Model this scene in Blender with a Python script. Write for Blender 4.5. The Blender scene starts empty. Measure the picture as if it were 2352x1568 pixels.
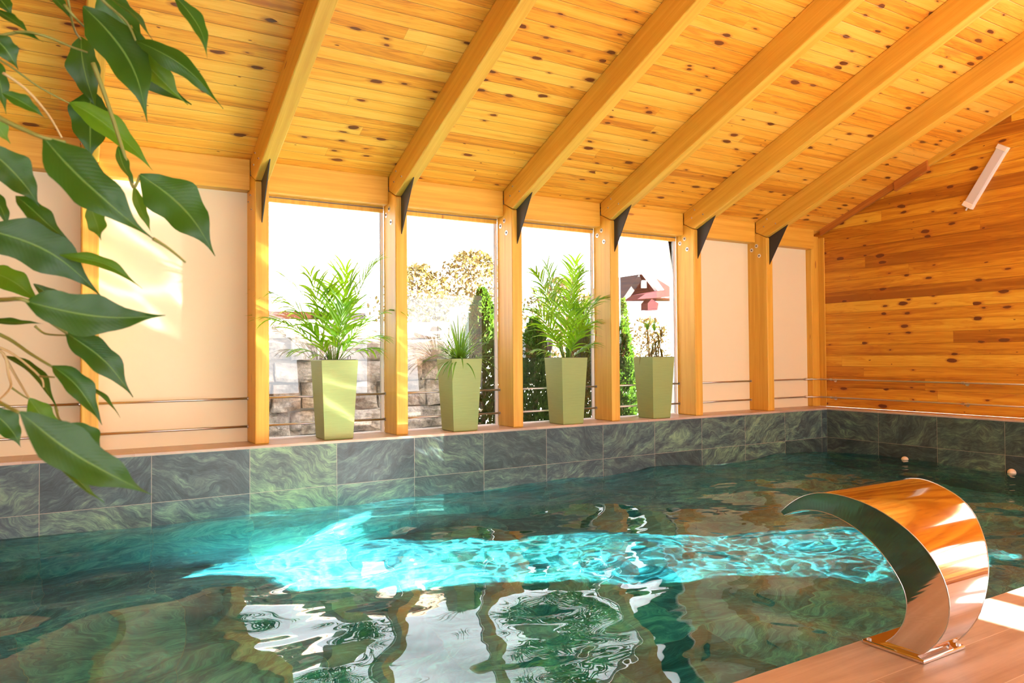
import bpy, bmesh, math, random
import numpy as np
from mathutils import Vector, Matrix

# ------------------------------------------------------------------ camera, light, exposure
S = bpy.context.scene
COL = S.collection
CAM = Vector((-0.7135, -5.2339, 0.6131))
YAW, PITCH, ROLL, FPX = -0.541, 0.0196, -0.0077, 1710.3
_f = Vector((-math.sin(YAW), math.cos(YAW), 0)); _r = Vector((math.cos(YAW), math.sin(YAW), 0)); _u = Vector((0, 0, 1))
F2 = _f*math.cos(PITCH) + _u*math.sin(PITCH); U2 = _u*math.cos(PITCH) - _f*math.sin(PITCH)
R3 = _r*math.cos(ROLL) + U2*math.sin(ROLL); U3 = U2*math.cos(ROLL) - _r*math.sin(ROLL)
cam = bpy.data.cameras.new('camera'); camo = bpy.data.objects.new('camera', cam); COL.objects.link(camo)
camo.matrix_world = Matrix(((R3.x, U3.x, -F2.x, CAM.x), (R3.y, U3.y, -F2.y, CAM.y), (R3.z, U3.z, -F2.z, CAM.z), (0, 0, 0, 1)))
cam.sensor_width = 36; cam.lens = FPX/2352*36; cam.clip_start = 0.05; cam.clip_end = 300
cam.dof.use_dof = True; cam.dof.focus_distance = 4.5; cam.dof.aperture_fstop = 20
S.camera = camo
S.view_settings.view_transform = 'Standard'; S.view_settings.look = 'None'
S.view_settings.gamma = 1; S.view_settings.use_curve_mapping = False; S.view_settings.exposure = 0.0
cy = S.cycles
cy.use_denoising = True; cy.max_bounces = 12; cy.diffuse_bounces = 5; cy.glossy_bounces = 5
cy.transmission_bounces = 6; cy.transparent_max_bounces = 24; cy.sample_clamp_indirect = 12; cy.sample_clamp_direct = 0
cy.caustics_reflective = True; cy.caustics_refractive = True; cy.blur_glossy = 0.3

W = bpy.data.worlds.new('world'); S.world = W; W.use_nodes = True
bg = W.node_tree.nodes['Background']; bg.inputs[0].default_value = (0.93, 0.95, 1.0, 1); bg.inputs[1].default_value = 6.0

SUN_AZ = Vector((-0.87, 0.49, 0)).normalized(); SUN_EL = math.radians(28)
sun_dir = SUN_AZ*math.cos(SUN_EL) - Vector((0, 0, 1))*math.sin(SUN_EL)
sl = bpy.data.lights.new('sun', 'SUN'); sl.energy = 370; sl.angle = math.radians(0.6); sl.color = (1.0, 0.93, 0.84)
slo = bpy.data.objects.new('sun', sl); COL.objects.link(slo)
slo.rotation_euler = sun_dir.to_track_quat('-Z', 'Y').to_euler(); slo.location = (9, -9, 6)
sl.cycles.is_caustics_light = True

def area(name, loc, rot, sx, sy, power, color=(1, 1, 1), portal=False):
    l = bpy.data.lights.new(name, 'AREA'); l.shape = 'RECTANGLE'; l.size = sx; l.size_y = sy; l.energy = power; l.color = color
    o = bpy.data.objects.new(name, l); COL.objects.link(o); o.location = loc; o.rotation_euler = rot
    if portal: l.cycles.is_portal = True
    return o

XK = lambda k: -0.532 + 1.0372*(k-1)          # right side of post k
PW = 0.0966                                   # post width
for k in (2, 3, 4, 5):                        # portals guide the sky light through the four garden windows
    area('sky_portal', ((XK(k)+XK(k+1)-PW)/2, 0.42, 0.9), (math.radians(-90), 0, 0), 0.93, 1.76, 1, portal=True)
# daylight in the big windows of the wall behind the camera
for cx in (-2.4, 0.4, 3.2, 5.6):
    area('window_daylight', (cx, -7.42, 0.85), (math.radians(90), 0, 0), 2.0, 2.0, 20, (1.0, 0.98, 0.96))

# added unseen lamp above the pool, standing in for sunlight off the ripples
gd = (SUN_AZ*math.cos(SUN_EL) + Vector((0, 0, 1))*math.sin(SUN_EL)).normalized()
gl = area('added_glint_lamp', Vector((0.45, 0.1, 0.42))-gd*1.9, (0, 0, 0), 1.15, 1.75, 13, (1.0, 0.96, 0.88))
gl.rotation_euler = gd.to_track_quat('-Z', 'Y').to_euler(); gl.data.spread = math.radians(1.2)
def glint_lamp_nodes():  # ripple pattern of the light, written into the lamp's emission
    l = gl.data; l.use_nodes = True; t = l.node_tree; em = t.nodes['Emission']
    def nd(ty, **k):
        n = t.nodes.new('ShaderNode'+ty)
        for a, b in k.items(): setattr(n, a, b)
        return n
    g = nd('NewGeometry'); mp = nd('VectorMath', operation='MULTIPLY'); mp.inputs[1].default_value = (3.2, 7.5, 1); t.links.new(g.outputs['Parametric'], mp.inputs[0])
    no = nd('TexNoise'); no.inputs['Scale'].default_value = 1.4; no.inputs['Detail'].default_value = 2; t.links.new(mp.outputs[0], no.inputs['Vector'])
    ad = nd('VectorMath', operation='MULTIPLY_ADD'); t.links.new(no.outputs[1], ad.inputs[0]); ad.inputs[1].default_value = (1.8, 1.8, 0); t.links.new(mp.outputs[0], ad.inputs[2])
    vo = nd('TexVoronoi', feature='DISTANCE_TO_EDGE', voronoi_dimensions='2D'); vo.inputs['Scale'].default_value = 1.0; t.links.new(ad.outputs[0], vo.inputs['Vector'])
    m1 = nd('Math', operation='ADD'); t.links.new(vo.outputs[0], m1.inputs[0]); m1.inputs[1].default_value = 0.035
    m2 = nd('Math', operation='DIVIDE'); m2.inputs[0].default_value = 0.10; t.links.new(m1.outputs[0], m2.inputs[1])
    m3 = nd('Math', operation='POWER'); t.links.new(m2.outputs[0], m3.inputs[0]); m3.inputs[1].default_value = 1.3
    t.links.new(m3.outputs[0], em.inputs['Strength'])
glint_lamp_nodes()

# ------------------------------------------------------------------ helpers
def at(px, py, d):
    """point seen at pixel (px, py), d metres in front of the camera"""
    v = F2 + R3*((px-1176)/FPX) - U3*((py-784)/FPX)
    return CAM + v*d
def atY(px, py, Y):
    v = F2 + R3*((px-1176)/FPX) - U3*((py-784)/FPX)
    return CAM + v*((Y-CAM.y)/v.y)

def link(name, me, mat=None, parent=None, loc=None):
    o = bpy.data.objects.new(name, me); COL.objects.link(o)
    if mat is not None:
        for m in (mat if isinstance(mat, (list, tuple)) else [mat]): me.materials.append(m)
    if parent is not None: o.parent = parent
    if loc is not None: o.location = loc
    return o
def empty(name, loc=(0, 0, 0)):
    o = bpy.data.objects.new(name, None); COL.objects.link(o); o.location = loc; return o
def tag(o, label=None, cat=None, group=None, kind=None):
    if label: o['label'] = label
    if cat: o['category'] = cat
    if group: o['group'] = group
    if kind: o['kind'] = kind
    return o
def struct(o, label=None): return tag(o, label, None, None, 'structure')

class MB:
    def __init__(s): s.v = []; s.f = []; s.uv = []
    def add(s, vs, fs, uv=None):
        b = len(s.v); s.v += [tuple(p) for p in vs]; s.f += [tuple(b+i for i in f) for f in fs]
        s.uv += uv if uv else [(0, 0)]*len(vs)
    def box(s, x0, x1, y0, y1, z0, z1):
        s.add([(x0,y0,z0),(x1,y0,z0),(x1,y1,z0),(x0,y1,z0),(x0,y0,z1),(x1,y0,z1),(x1,y1,z1),(x0,y1,z1)],
              [(0,3,2,1),(4,5,6,7),(0,1,5,4),(1,2,6,5),(2,3,7,6),(3,0,4,7)])
    def prism(s, yz, x0, x1):
        n = len(yz)
        a = sum(yz[i][0]*yz[(i+1)%n][1]-yz[(i+1)%n][0]*yz[i][1] for i in range(n))
        if a < 0: yz = yz[::-1]
        s.add([(x0,y,z) for y, z in yz]+[(x1,y,z) for y, z in yz],
              [tuple(range(n))[::-1], tuple(range(n, 2*n))]+[(i,(i+1)%n,n+(i+1)%n,n+i) for i in range(n)])
    def tube(s, pts, r, n=8, cap=True):
        pts = [Vector(p) for p in pts]; rr = r if isinstance(r, (list, tuple)) else [r]*len(pts)
        up = None; vs = []; fs = []
        for i, p in enumerate(pts):
            d = (pts[min(i+1, len(pts)-1)]-pts[max(i-1, 0)]).normalized()
            if up is None: up = d.orthogonal().normalized()
            up = (up - d*up.dot(d))
            up = up.normalized() if up.length > 1e-6 else d.orthogonal().normalized()
            q = d.cross(up)
            vs += [p+(up*math.cos(a)+q*math.sin(a))*rr[i] for a in [2*math.pi*j/n for j in range(n)]]
        for i in range(len(pts)-1):
            for j in range(n): fs.append((i*n+j, i*n+(j+1)%n, (i+1)*n+(j+1)%n, (i+1)*n+j))
        if cap: fs += [tuple(range(n))[::-1], tuple(range(len(pts)*n-n, len(pts)*n))]
        s.add(vs, fs)
    def build(s, name, mat, parent=None, smooth=False, bevel=0, loc=None, uv=False):
        me = bpy.data.meshes.new(name); me.from_pydata(s.v, [], s.f); me.update()
        if smooth: me.polygons.foreach_set('use_smooth', [True]*len(me.polygons))
        if uv:
            l = me.uv_layers.new(name='UVMap')
            for lp in me.loops: l.data[lp.index].uv = s.uv[lp.vertex_index]
        o = link(name, me, mat, parent, loc)
        if bevel:
            b = o.modifiers.new('bevel', 'BEVEL'); b.width = bevel; b.segments = 2; b.limit_method = 'ANGLE'
        return o

class N:
    """small node-tree writer"""
    def __init__(s, name):
        s.m = bpy.data.materials.new(name); s.m.use_nodes = True; s.t = s.m.node_tree; s.t.nodes.clear()
        s.out = s.t.nodes.new('ShaderNodeOutputMaterial')
    def n(s, typ, ins=None, **kw):
        nd = s.t.nodes.new('ShaderNode'+typ)
        for k, v in kw.items(): setattr(nd, k, v)
        for k, v in (ins or {}).items(): s.set(nd.inputs[k], v)
        return nd
    def set(s, sock, v):
        if isinstance(v, bpy.types.NodeSocket): s.t.links.new(v, sock)
        elif isinstance(v, bpy.types.Node): s.t.links.new(v.outputs[0], sock)
        elif isinstance(v, (tuple, list)) and len(v) == 3 and sock.type == 'RGBA': sock.default_value = (*v, 1)
        else: sock.default_value = v
    def M(s, op, a, b=0.0, c=None, clamp=False):
        nd = s.n('Math', operation=op, use_clamp=clamp); s.set(nd.inputs[0], a); s.set(nd.inputs[1], b)
        if c is not None: s.set(nd.inputs[2], c)
        return nd.outputs[0]
    def mr(s, v, a, b, c=0.0, d=1.0, smooth=False):
        nd = s.n('MapRange', {0: v, 1: a, 2: b, 3: c, 4: d})
        if smooth: nd.interpolation_type = 'SMOOTHSTEP'
        return nd.outputs[0]
    def mix(s, f, a, b, mode='MIX'):
        nd = s.n('MixRGB', blend_type=mode); s.set(nd.inputs[0], f); s.set(nd.inputs[1], a); s.set(nd.inputs[2], b); return nd.outputs[0]
    def xyz(s, x, y, z=0.0):
        nd = s.n('CombineXYZ', {0: x, 1: y, 2: z}); return nd.outputs[0]
    def noise(s, vec, scale=1.0, detail=3.0, rough=0.5, dist=0.0):
        return s.n('TexNoise', {'Vector': vec, 'Scale': scale, 'Detail': detail, 'Roughness': rough, 'Distortion': dist}).outputs[0]
    def ramp(s, v, stops):
        nd = s.n('ValToRGB'); s.set(nd.inputs[0], v); e = nd.color_ramp.elements
        while len(e) < len(stops): e.new(0.5)
        for i, (p, c) in enumerate(stops): e[i].position = p; e[i].color = (*c, 1)
        return nd.outputs[0]
    def coords(s, kind='Object'):
        tc = s.n('TexCoord'); sp = s.n('SeparateXYZ', {0: tc.outputs[kind]}); return tc.outputs[kind], sp.outputs
    def bump(s, h, strength=0.3, dist=0.01):
        return s.n('Bump', {'Height': h, 'Strength': strength, 'Distance': dist}).outputs[0]
    def principled(s, color, rough=0.5, normal=None, **kw):
        p = s.n('BsdfPrincipled'); s.set(p.inputs['Base Color'], color); s.set(p.inputs['Roughness'], rough)
        if normal is not None: s.set(p.inputs['Normal'], normal)
        for k, v in kw.items(): s.set(p.inputs[k.replace('_', ' ')], v)
        s.t.links.new(p.outputs[0], s.out.inputs[0]); return p

def plain(name, color, rough=0.5, metallic=0.0, **kw):
    a = N(name); a.principled(color, rough, Metallic=metallic, **kw); return a.m

# ------------------------------------------------------------------ materials
def mat_planks(name, au, av, width, length, stops, knot=(0.15, 0.040, 0.010), tone=0.35, kn=1.0, rough=0.42):
    """knotty pine boards: au = axis along the boards, av = axis across"""
    a = N(name); vec, sp = a.coords(); u, v = sp[au], sp[av]
    vr = a.M('DIVIDE', v, width); row = a.M('FLOOR', vr); fr = a.M('FRACT', vr)
    r1 = a.n('TexWhiteNoise', {'W': row}, noise_dimensions='1D').outputs[0]
    ul = a.M('DIVIDE', a.M('ADD', u, a.M('MULTIPLY', r1, 7.3)), length); seg = a.M('FLOOR', ul)
    seed = a.M('ADD', a.M('MULTIPLY', row, 3.713), a.M('MULTIPLY', seg, 11.17))
    w2 = a.n('TexWhiteNoise', {'W': seed}, noise_dimensions='1D')
    r2 = w2.outputs[0]; rc = a.n('SeparateColor', {0: w2.outputs[1]}).outputs
    # knots
    kv = a.xyz(a.M('MULTIPLY', u, 4.2), a.M('MULTIPLY', v, 10.5), 0.0)
    kw = a.n('TexNoise', {'Vector': kv, 'Scale': 2.2, 'Detail': 2.0}); 
    kvec = a.n('VectorMath', {0: kv, 1: a.n('VectorMath', {0: kw.outputs[1], 1: (0.5, 0.5, 0.5)}, operation='SUBTRACT')}, operation='ADD')
    kvec = a.n('VectorMath', {0: kv, 1: a.n('VectorMath', {0: kw.outputs[1], 3: 0.22}, operation='SCALE')}, operation='ADD')
    vo = a.n('TexVoronoi', {'Vector': kvec, 'Scale': 1.0, 'Randomness': 1.0}, voronoi_dimensions='2D')
    d, vc = vo.outputs[0], a.n('SeparateColor', {0: vo.outputs[1]}).outputs
    kr = a.M('MULTIPLY', a.M('POWER', vc[0], 2.6), 0.19*kn)
    kr = a.M('MULTIPLY', kr, a.M('GREATER_THAN', vc[1], 0.30))
    dk = a.M('SUBTRACT', d, kr)
    km = a.mr(dk, -0.02, 0.022, 1.0, 0.0, True); km = a.M('MULTIPLY', km, a.M('GREATER_THAN', kr, 0.025))
    halo = a.M('MULTIPLY', a.mr(dk, 0.0, 0.17, 1.0, 0.0, True), a.M('GREATER_THAN', kr, 0.05))
    # grain bends round the knots
    vb = a.M('ADD', v, a.M('MULTIPLY', a.mr(d, 0.0, 0.45, 1.0, 0.0, True), a.M('MULTIPLY', kr, 0.12)))
    off = a.M('MULTIPLY', r2, 31.0)
    g1 = a.noise(a.xyz(a.M('MULTIPLY', a.M('ADD', u, off), 0.9), a.M('MULTIPLY', vb, 17.0), seed), 1.0, 3.0, 0.5, 0.7)
    g2 = a.noise(a.xyz(a.M('MULTIPLY', u, 3.0), a.M('MULTIPLY', vb, 140.0), seed), 1.0, 2.0, 0.6)
    rings = a.M('ABSOLUTE', a.M('SINE', a.M('MULTIPLY', g1, 34.0)))
    g = a.M('ADD', a.M('MULTIPLY', g1, 0.75), a.M('ADD', a.M('MULTIPLY', rings, 0.12), a.M('MULTIPLY', g2, 0.13)))
    g = a.M('ADD', g, a.M('MULTIPLY', a.M('SUBTRACT', r2, 0.5), tone))
    # reddish heart-wood streaks
    g3 = a.noise(a.xyz(a.M('MULTIPLY', a.M('ADD', u, off), 1.3), a.M('MULTIPLY', vb, 9.0), a.M('ADD', seed, 5.0)), 1.0, 4.0, 0.6, 1.2)
    c = a.ramp(g, stops)
    c = a.mix(a.M('MULTIPLY', a.mr(g3, 0.60, 0.74, 0.0, 1.0, True), 0.55), c, (0.42, 0.115, 0.018))
    c = a.mix(a.M('MULTIPLY', halo, 0.55), c, (0.40, 0.11, 0.018))
    c = a.mix(km, c, knot)
    edge = a.M('MINIMUM', fr, a.M('SUBTRACT', 1.0, fr)); edge = a.M('MULTIPLY', edge, width)
    le = a.M('FRACT', ul); le = a.M('MULTIPLY', a.M('MINIMUM', le, a.M('SUBTRACT', 1.0, le)), length)
    e2 = a.M('MINIMUM', edge, a.M('ADD', le, 0.0008))
    groove_shade = a.mr(e2, 0.0004, 0.0022, 1.0, 0.0)
    c = a.mix(a.M('MULTIPLY', groove_shade, 0.75), c, (0.16, 0.05, 0.012))  # shade in the grooves between boards, painted into the wood colour
    h = a.M('SUBTRACT', a.M('MULTIPLY', g2, 0.06), a.M('ADD', a.mr(edge, 0.0, 0.005, 1.0, 0.0, True), a.M('MULTIPLY', km, 0.1)))
    a.principled(c, rough, a.bump(h, 0.55, 0.004), Specular_IOR_Level=0.4)
    return a.m

PINE = [(0.25, (0.52, 0.185, 0.016)), (0.42, (0.76, 0.32, 0.028)), (0.58, (0.86, 0.43, 0.050)), (0.78, (0.93, 0.53, 0.09))]
PINE2 = [(0.25, (0.32, 0.10, 0.006)), (0.42, (0.47, 0.17, 0.010)), (0.58, (0.62, 0.27, 0.018)), (0.78, (0.76, 0.42, 0.04))]
m_ceil = mat_planks('pine_ceiling_boards', 0, 1, 0.094, 4.6, PINE, tone=0.34)
m_clad = mat_planks('pine_wall_boards', 1, 2, 0.118, 5.5, PINE2, tone=0.46, kn=1.1)

def mat_beam(name, ax, c0, c1, c2, rough=0.45, tilt=0.0):
    """smooth glued spruce, grain along local axis ax"""
    a = N(name); vec, sp = a.coords()
    if tilt:                                     # grain follows the slope of the rafter
        ct, st = math.cos(tilt), math.sin(tilt)
        sp = [sp[0], a.M('SUBTRACT', a.M('MULTIPLY', sp[1], ct), a.M('MULTIPLY', sp[2], st)), a.M('ADD', a.M('MULTIPLY', sp[1], st), a.M('MULTIPLY', sp[2], ct))]
    rnd = a.n('ObjectInfo').outputs['Random']; off = a.M('MULTIPLY', rnd, 40.0)
    o = [i for i in range(3) if i != ax]
    L = a.M('ADD', sp[ax], off)
    g1 = a.noise(a.xyz(a.M('MULTIPLY', L, 0.8), a.M('MULTIPLY', sp[o[0]], 22.0), a.M('MULTIPLY', sp[o[1]], 22.0)), 1.0, 3.0, 0.55, 0.5)
    g2 = a.noise(a.xyz(a.M('MULTIPLY', L, 4.0), a.M('MULTIPLY', sp[o[0]], 170.0), a.M('MULTIPLY', sp[o[1]], 170.0)), 1.0, 2.0, 0.6)
    g = a.M('ADD', a.M('MULTIPLY', g1, 0.75), a.M('MULTIPLY', g2, 0.25))
    c = a.ramp(g, [(0.3, c0), (0.5, c1), (0.7, c2)])
    vo = a.n('TexVoronoi', {'Vector': a.xyz(a.M('MULTIPLY', L, 2.2), a.M('MULTIPLY', sp[o[0]], 9.0), a.M('MULTIPLY', sp[o[1]], 9.0)), 'Scale': 1.0})
    kc = a.n('SeparateColor', {0: vo.outputs[1]}).outputs
    kr = a.M('MULTIPLY', a.M('GREATER_THAN', kc[0], 0.72), a.M('MULTIPLY', kc[1], 0.13))
    km = a.M('MULTIPLY', a.mr(a.M('SUBTRACT', vo.outputs[0], kr), -0.01, 0.03, 1.0, 0.0, True), a.M('GREATER_THAN', kr, 0.02))
    c = a.mix(a.M('MULTIPLY', km, 0.75), c, (0.30, 0.09, 0.015))
    a.principled(c, rough, a.bump(g2, 0.12, 0.002), Specular_IOR_Level=0.4)
    return a.m
BC = ((0.56, 0.28, 0.028), (0.66, 0.36, 0.042), (0.76, 0.45, 0.07))
m_beamx = mat_beam('spruce_beam', 0, *BC)
m_beamy = mat_beam('spruce_rafter', 1, *BC, tilt=math.atan(0.405))
m_postz = mat_beam('spruce_post', 2, *BC)
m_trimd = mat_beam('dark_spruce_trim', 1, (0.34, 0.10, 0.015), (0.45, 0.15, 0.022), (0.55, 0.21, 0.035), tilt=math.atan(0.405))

def mat_slate(name, au, u0, tw=0.6, th=0.299, gain=1.0, av=2, hue=(1, 1, 1)):
    a = N(name); vec, sp = a.coords(); u = a.M('DIVIDE', a.M('SUBTRACT', sp[au], u0), tw); v = a.M('DIVIDE', sp[av], th)
    fu, fv = a.M('FLOOR', u), a.M('FLOOR', v)
    wn = a.n('TexWhiteNoise', {'Vector': a.xyz(fu, fv, 3.0)}); rc = a.n('SeparateColor', {0: wn.outputs[1]}).outputs
    x, y = sp[au], sp[av]
    ang = a.M('MULTIPLY', a.M('SUBTRACT', rc[0], 0.5), 1.5)
    ca, sa = a.M('COSINE', ang), a.M('SINE', ang)
    X = a.M('ADD', a.M('MULTIPLY', x, ca), a.M('MULTIPLY', y, sa)); Y = a.M('SUBTRACT', a.M('MULTIPLY', y, ca), a.M('MULTIPLY', x, sa))
    z = a.M('MULTIPLY', rc[1], 50.0)
    warp = a.noise(a.xyz(X, Y, z), 3.0, 3.0, 0.5)
    Yw = a.M('ADD', Y, a.M('MULTIPLY', warp, 0.35))
    band = a.noise(a.xyz(a.M('MULTIPLY', X, 3.0), a.M('MULTIPLY', Yw, 15.0), z), 1.0, 5.0, 0.62, 0.6)
    fine = a.noise(a.xyz(a.M('MULTIPLY', X, 16.0), a.M('MULTIPLY', Yw, 95.0), z), 1.0, 4.0, 0.65, 0.8)
    blot = a.noise(a.xyz(X, Y, a.M('ADD', z, 9.0)), 9.0, 6.0, 0.7, 0.4)
    t = a.M('ADD', a.M('MULTIPLY', band, 0.50), a.M('ADD', a.M('MULTIPLY', fine, 0.36), a.M('MULTIPLY', blot, 0.24)))
    t = a.M('ADD', t, a.M('MULTIPLY', a.M('SUBTRACT', rc[2], 0.5), 0.13))
    c = a.ramp(t, [(p, tuple(min(0.6, q*gain*w) for q, w in zip(c, hue))) for p, c in ((0.38, (0.017, 0.029, 0.035)), (0.51, (0.040, 0.066, 0.073)), (0.59, (0.075, 0.122, 0.115)), (0.69, (0.17, 0.28, 0.185)), (0.82, (0.33, 0.47, 0.25)))])
    tint = a.mix(rc[1], (1.0, 1.0, 1.05), (1.0, 0.97, 0.85)); c = a.mix(1.0, c, tint, 'MULTIPLY')
    du = a.M('FRACT', u); du = a.M('MULTIPLY', a.M('MINIMUM', du, a.M('SUBTRACT', 1.0, du)), tw)
    dv = a.M('FRACT', v); dv = a.M('MULTIPLY', a.M('MINIMUM', dv, a.M('SUBTRACT', 1.0, dv)), th)
    gr = a.mr(a.M('MINIMUM', du, dv), 0.0011, 0.0018, 1.0, 0.0)
    c = a.mix(gr, c, (0.36, 0.31, 0.25))
    h = a.M('SUBTRACT', a.M('MULTIPLY', t, 0.6), gr)
    a.principled(c, 0.42, a.bump(h, 0.25, 0.004))
    return a.m
m_slate_x = mat_slate('green_slate_tiles_long_wall', 0, -0.8397)
m_slate_y = mat_slate('green_slate_tiles_end_wall', 1, 0.0)

m_slate_f = mat_slate('brightened_slate_pool_floor', 0, -0.8397, 0.6, 0.6, 2.7, 1, (0.72, 0.90, 1.08))  # same slate, brightened and tinted in colour to lift the sunlit water
m_slate_u = mat_slate('slate_brightened_for_water_glow', 0, -0.8397, 0.6, 0.299, 3.0, 2, (0.85, 1.0, 1.08))  # lit copy of the wall slate, underwater glow put into its colour
def mat_woodtile(name, au, av, u0, v0, w, l, c0, c1, rough=0.35, gap=0.0012):
    a = N(name); vec, sp = a.coords(); u, v = a.M('SUBTRACT', sp[au], u0), a.M('SUBTRACT', sp[av], v0)
    vr = a.M('DIVIDE', v, w); row = a.M('FLOOR', vr)
    ul = a.M('ADD', a.M('DIVIDE', u, l), a.M('MULTIPLY', row, 0.37)); seg = a.M('FLOOR', ul)
    wn = a.n('TexWhiteNoise', {'Vector': a.xyz(row, seg, 1.0)}).outputs[0]; sd = a.M('MULTIPLY', wn, 60.0)
    g = a.noise(a.xyz(a.M('MULTIPLY', u, 1.6), a.M('MULTIPLY', v, 22.0), sd), 1.0, 4.0, 0.6, 0.5)
    g2 = a.noise(a.xyz(a.M('MULTIPLY', u, 6.0), a.M('MULTIPLY', v, 9.0), sd), 1.0, 4.0, 0.6)
    t = a.M('ADD', a.M('MULTIPLY', g, 0.7), a.M('ADD', a.M('MULTIPLY', g2, 0.3), a.M('MULTIPLY', a.M('SUBTRACT', wn, 0.5), 0.15)))
    c = a.ramp(t, [(0.32, c0), (0.62, c1)])
    fv = a.M('FRACT', vr); e = a.M('MULTIPLY', a.M('MINIMUM', fv, a.M('SUBTRACT', 1.0, fv)), w)
    fu = a.M('FRACT', ul); e2 = a.M('MULTIPLY', a.M('MINIMUM', fu, a.M('SUBTRACT', 1.0, fu)), l)
    gr = a.mr(a.M('MINIMUM', e, e2), gap*0.7, gap*1.3, 1.0, 0.0)
    c = a.mix(gr, c, (0.62, 0.50, 0.40))
    a.principled(c, rough, a.bump(a.M('SUBTRACT', a.M('MULTIPLY', g, 0.3), gr), 0.15, 0.002))
    return a.m
m_deck = mat_woodtile('wood_look_deck_tiles', 0, 1, 0.35, -3.752, 0.2, 1.2, (0.34, 0.225, 0.16), (0.52, 0.375, 0.285))
m_sill = mat_woodtile('wood_look_sill_tiles', 0, 1, 0.87, -0.4, 1.0, 0.6, (0.40, 0.27, 0.20), (0.56, 0.42, 0.33))
m_sill_end = mat_woodtile('wood_look_ledge_tiles', 1, 0, 0.0, 6.0, 1.0, 0.6, (0.40, 0.27, 0.20), (0.56, 0.42, 0.33))

m_panel = plain('cream_panel', (0.77, 0.69, 0.46), 0.75)
m_steel = plain('brushed_steel', (0.62, 0.60, 0.58), 0.28, 1.0)
m_frame = plain('white_window_frame', (0.82, 0.82, 0.84), 0.35)
m_gasket = plain('grey_gasket', (0.12, 0.10, 0.09), 0.6)
m_bead = plain('grey_bead', (0.45, 0.42, 0.42), 0.5)
m_plate = plain('black_steel_plate', (0.035, 0.037, 0.042), 0.42, 0.3)
m_bolt = plain('zinc_bolt', (0.80, 0.80, 0.80), 0.35, 0.6)
m_boltd = plain('dark_nut', (0.16, 0.12, 0.09), 0.5, 0.5)
m_extw = plain('outer_wall_render', (0.7, 0.68, 0.64), 0.8)

def mat_glass():
    a = N('window_glass'); g = a.n('BsdfGlossy', {'Color': (1, 1, 1), 'Roughness': 0.0}); t = a.n('BsdfTransparent', {'Color': (0.97, 0.98, 0.98)})
    f = a.n('Fresnel', {'IOR': 1.45}); mx = a.n('MixShader', {0: f.outputs[0], 1: t.outputs[0], 2: g.outputs[0]})
    a.t.links.new(mx.outputs[0], a.out.inputs[0]); return a.m
m_glass = mat_glass()

def mat_mirror():
    a = N('polished_steel'); vec, sp = a.coords()
    n = a.noise(vec, 5.0, 2.0, 0.5); a.principled((0.80, 0.76, 0.73), 0.06, a.bump(n, 0.03, 0.01), Metallic=1.0); return a.m
m_mirror = mat_mirror()

def mat_water():
    a = N('pool_water')
    T = (0.37, 0.92, 0.93)        # what the water lets through at each crossing
    g = a.n('BsdfGlass', {'Color': T, 'Roughness': 0.0, 'IOR': 1.33}); f = a.n('Fresnel', {'IOR': 1.33})
    k = a.n('BsdfGlossy', {'Color': a.mix(f.outputs[0], (0, 0, 0), (1-T[0], 1-T[1], 1-T[2])), 'Roughness': 0.0})
    ad = a.n('AddShader', {0: g.outputs[0], 1: k.outputs[0]}); a.t.links.new(ad.outputs[0], a.out.inputs[0])
    return a.m
m_water = mat_water()

# ------------------------------------------------------------------ room shell
XL, XR, XW = -4.0, 6.45, 6.68      # left end, pool wall on the right, wood cladding on the right
YP, YN = -3.752, -7.5              # pool edge, near wall
ZW, ZD, ZF = -0.44, -0.30, -1.50   # water, deck, pool floor
SL = 0.405
RG = -4.2                          # ridge
zc = lambda y: 2.02 + SL*(0.21-y) if y > RG else 2.02 + SL*(0.21-2*RG+y)

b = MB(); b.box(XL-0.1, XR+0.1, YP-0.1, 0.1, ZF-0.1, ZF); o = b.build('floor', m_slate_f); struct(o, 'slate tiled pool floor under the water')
b = MB(); b.box(XL, XR, 0.0, 0.33, ZW-0.02, 0.0); o = b.build('wall_pool_rim', m_slate_x); struct(o, 'green slate tiles between water and sill')
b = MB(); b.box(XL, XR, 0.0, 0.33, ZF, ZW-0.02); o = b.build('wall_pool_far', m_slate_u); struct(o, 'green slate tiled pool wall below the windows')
b = MB(); b.box(XR, XW+0.1, YP, 0.33, ZF, 0.0); o = b.build('wall_pool_right', m_slate_y); struct(o, 'green slate tiled pool wall at the far right end')
b = MB(); b.box(XL-0.1, XL, YP, 0.33, ZF, 0.0); o = b.build('wall_pool_left', m_slate_y); struct(o)
b = MB(); b.box(XL, XR, YP-0.05, YP-0.012, ZF, ZD-0.02); o = b.build('wall_pool_near', m_slate_x); struct(o)
b = MB(); b.box(XL, XW, YN, YP, ZD-0.02, ZD); o = b.build('floor_deck', m_deck, bevel=0.003); struct(o, 'wood-look tiled pool deck')
b = MB(); b.box(XL, XW, YN, YP-0.05, ZD-0.3, ZD-0.02); struct(b.build('floor_slab', m_extw))
b = MB(); b.box(XL, XR, -0.006, 0.345, 0.0, 0.02); o = b.build('trim_1', m_sill, bevel=0.004); struct(o, 'pinkish wood-look tile sill under the windows')
b = MB(); b.box(XR-0.006, XW, YP, 0.345, 0.0, 0.0195); o = b.build('trim_2', m_sill_end, bevel=0.004); struct(o, 'pinkish wood-look tile ledge under the boarded wall')

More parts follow.
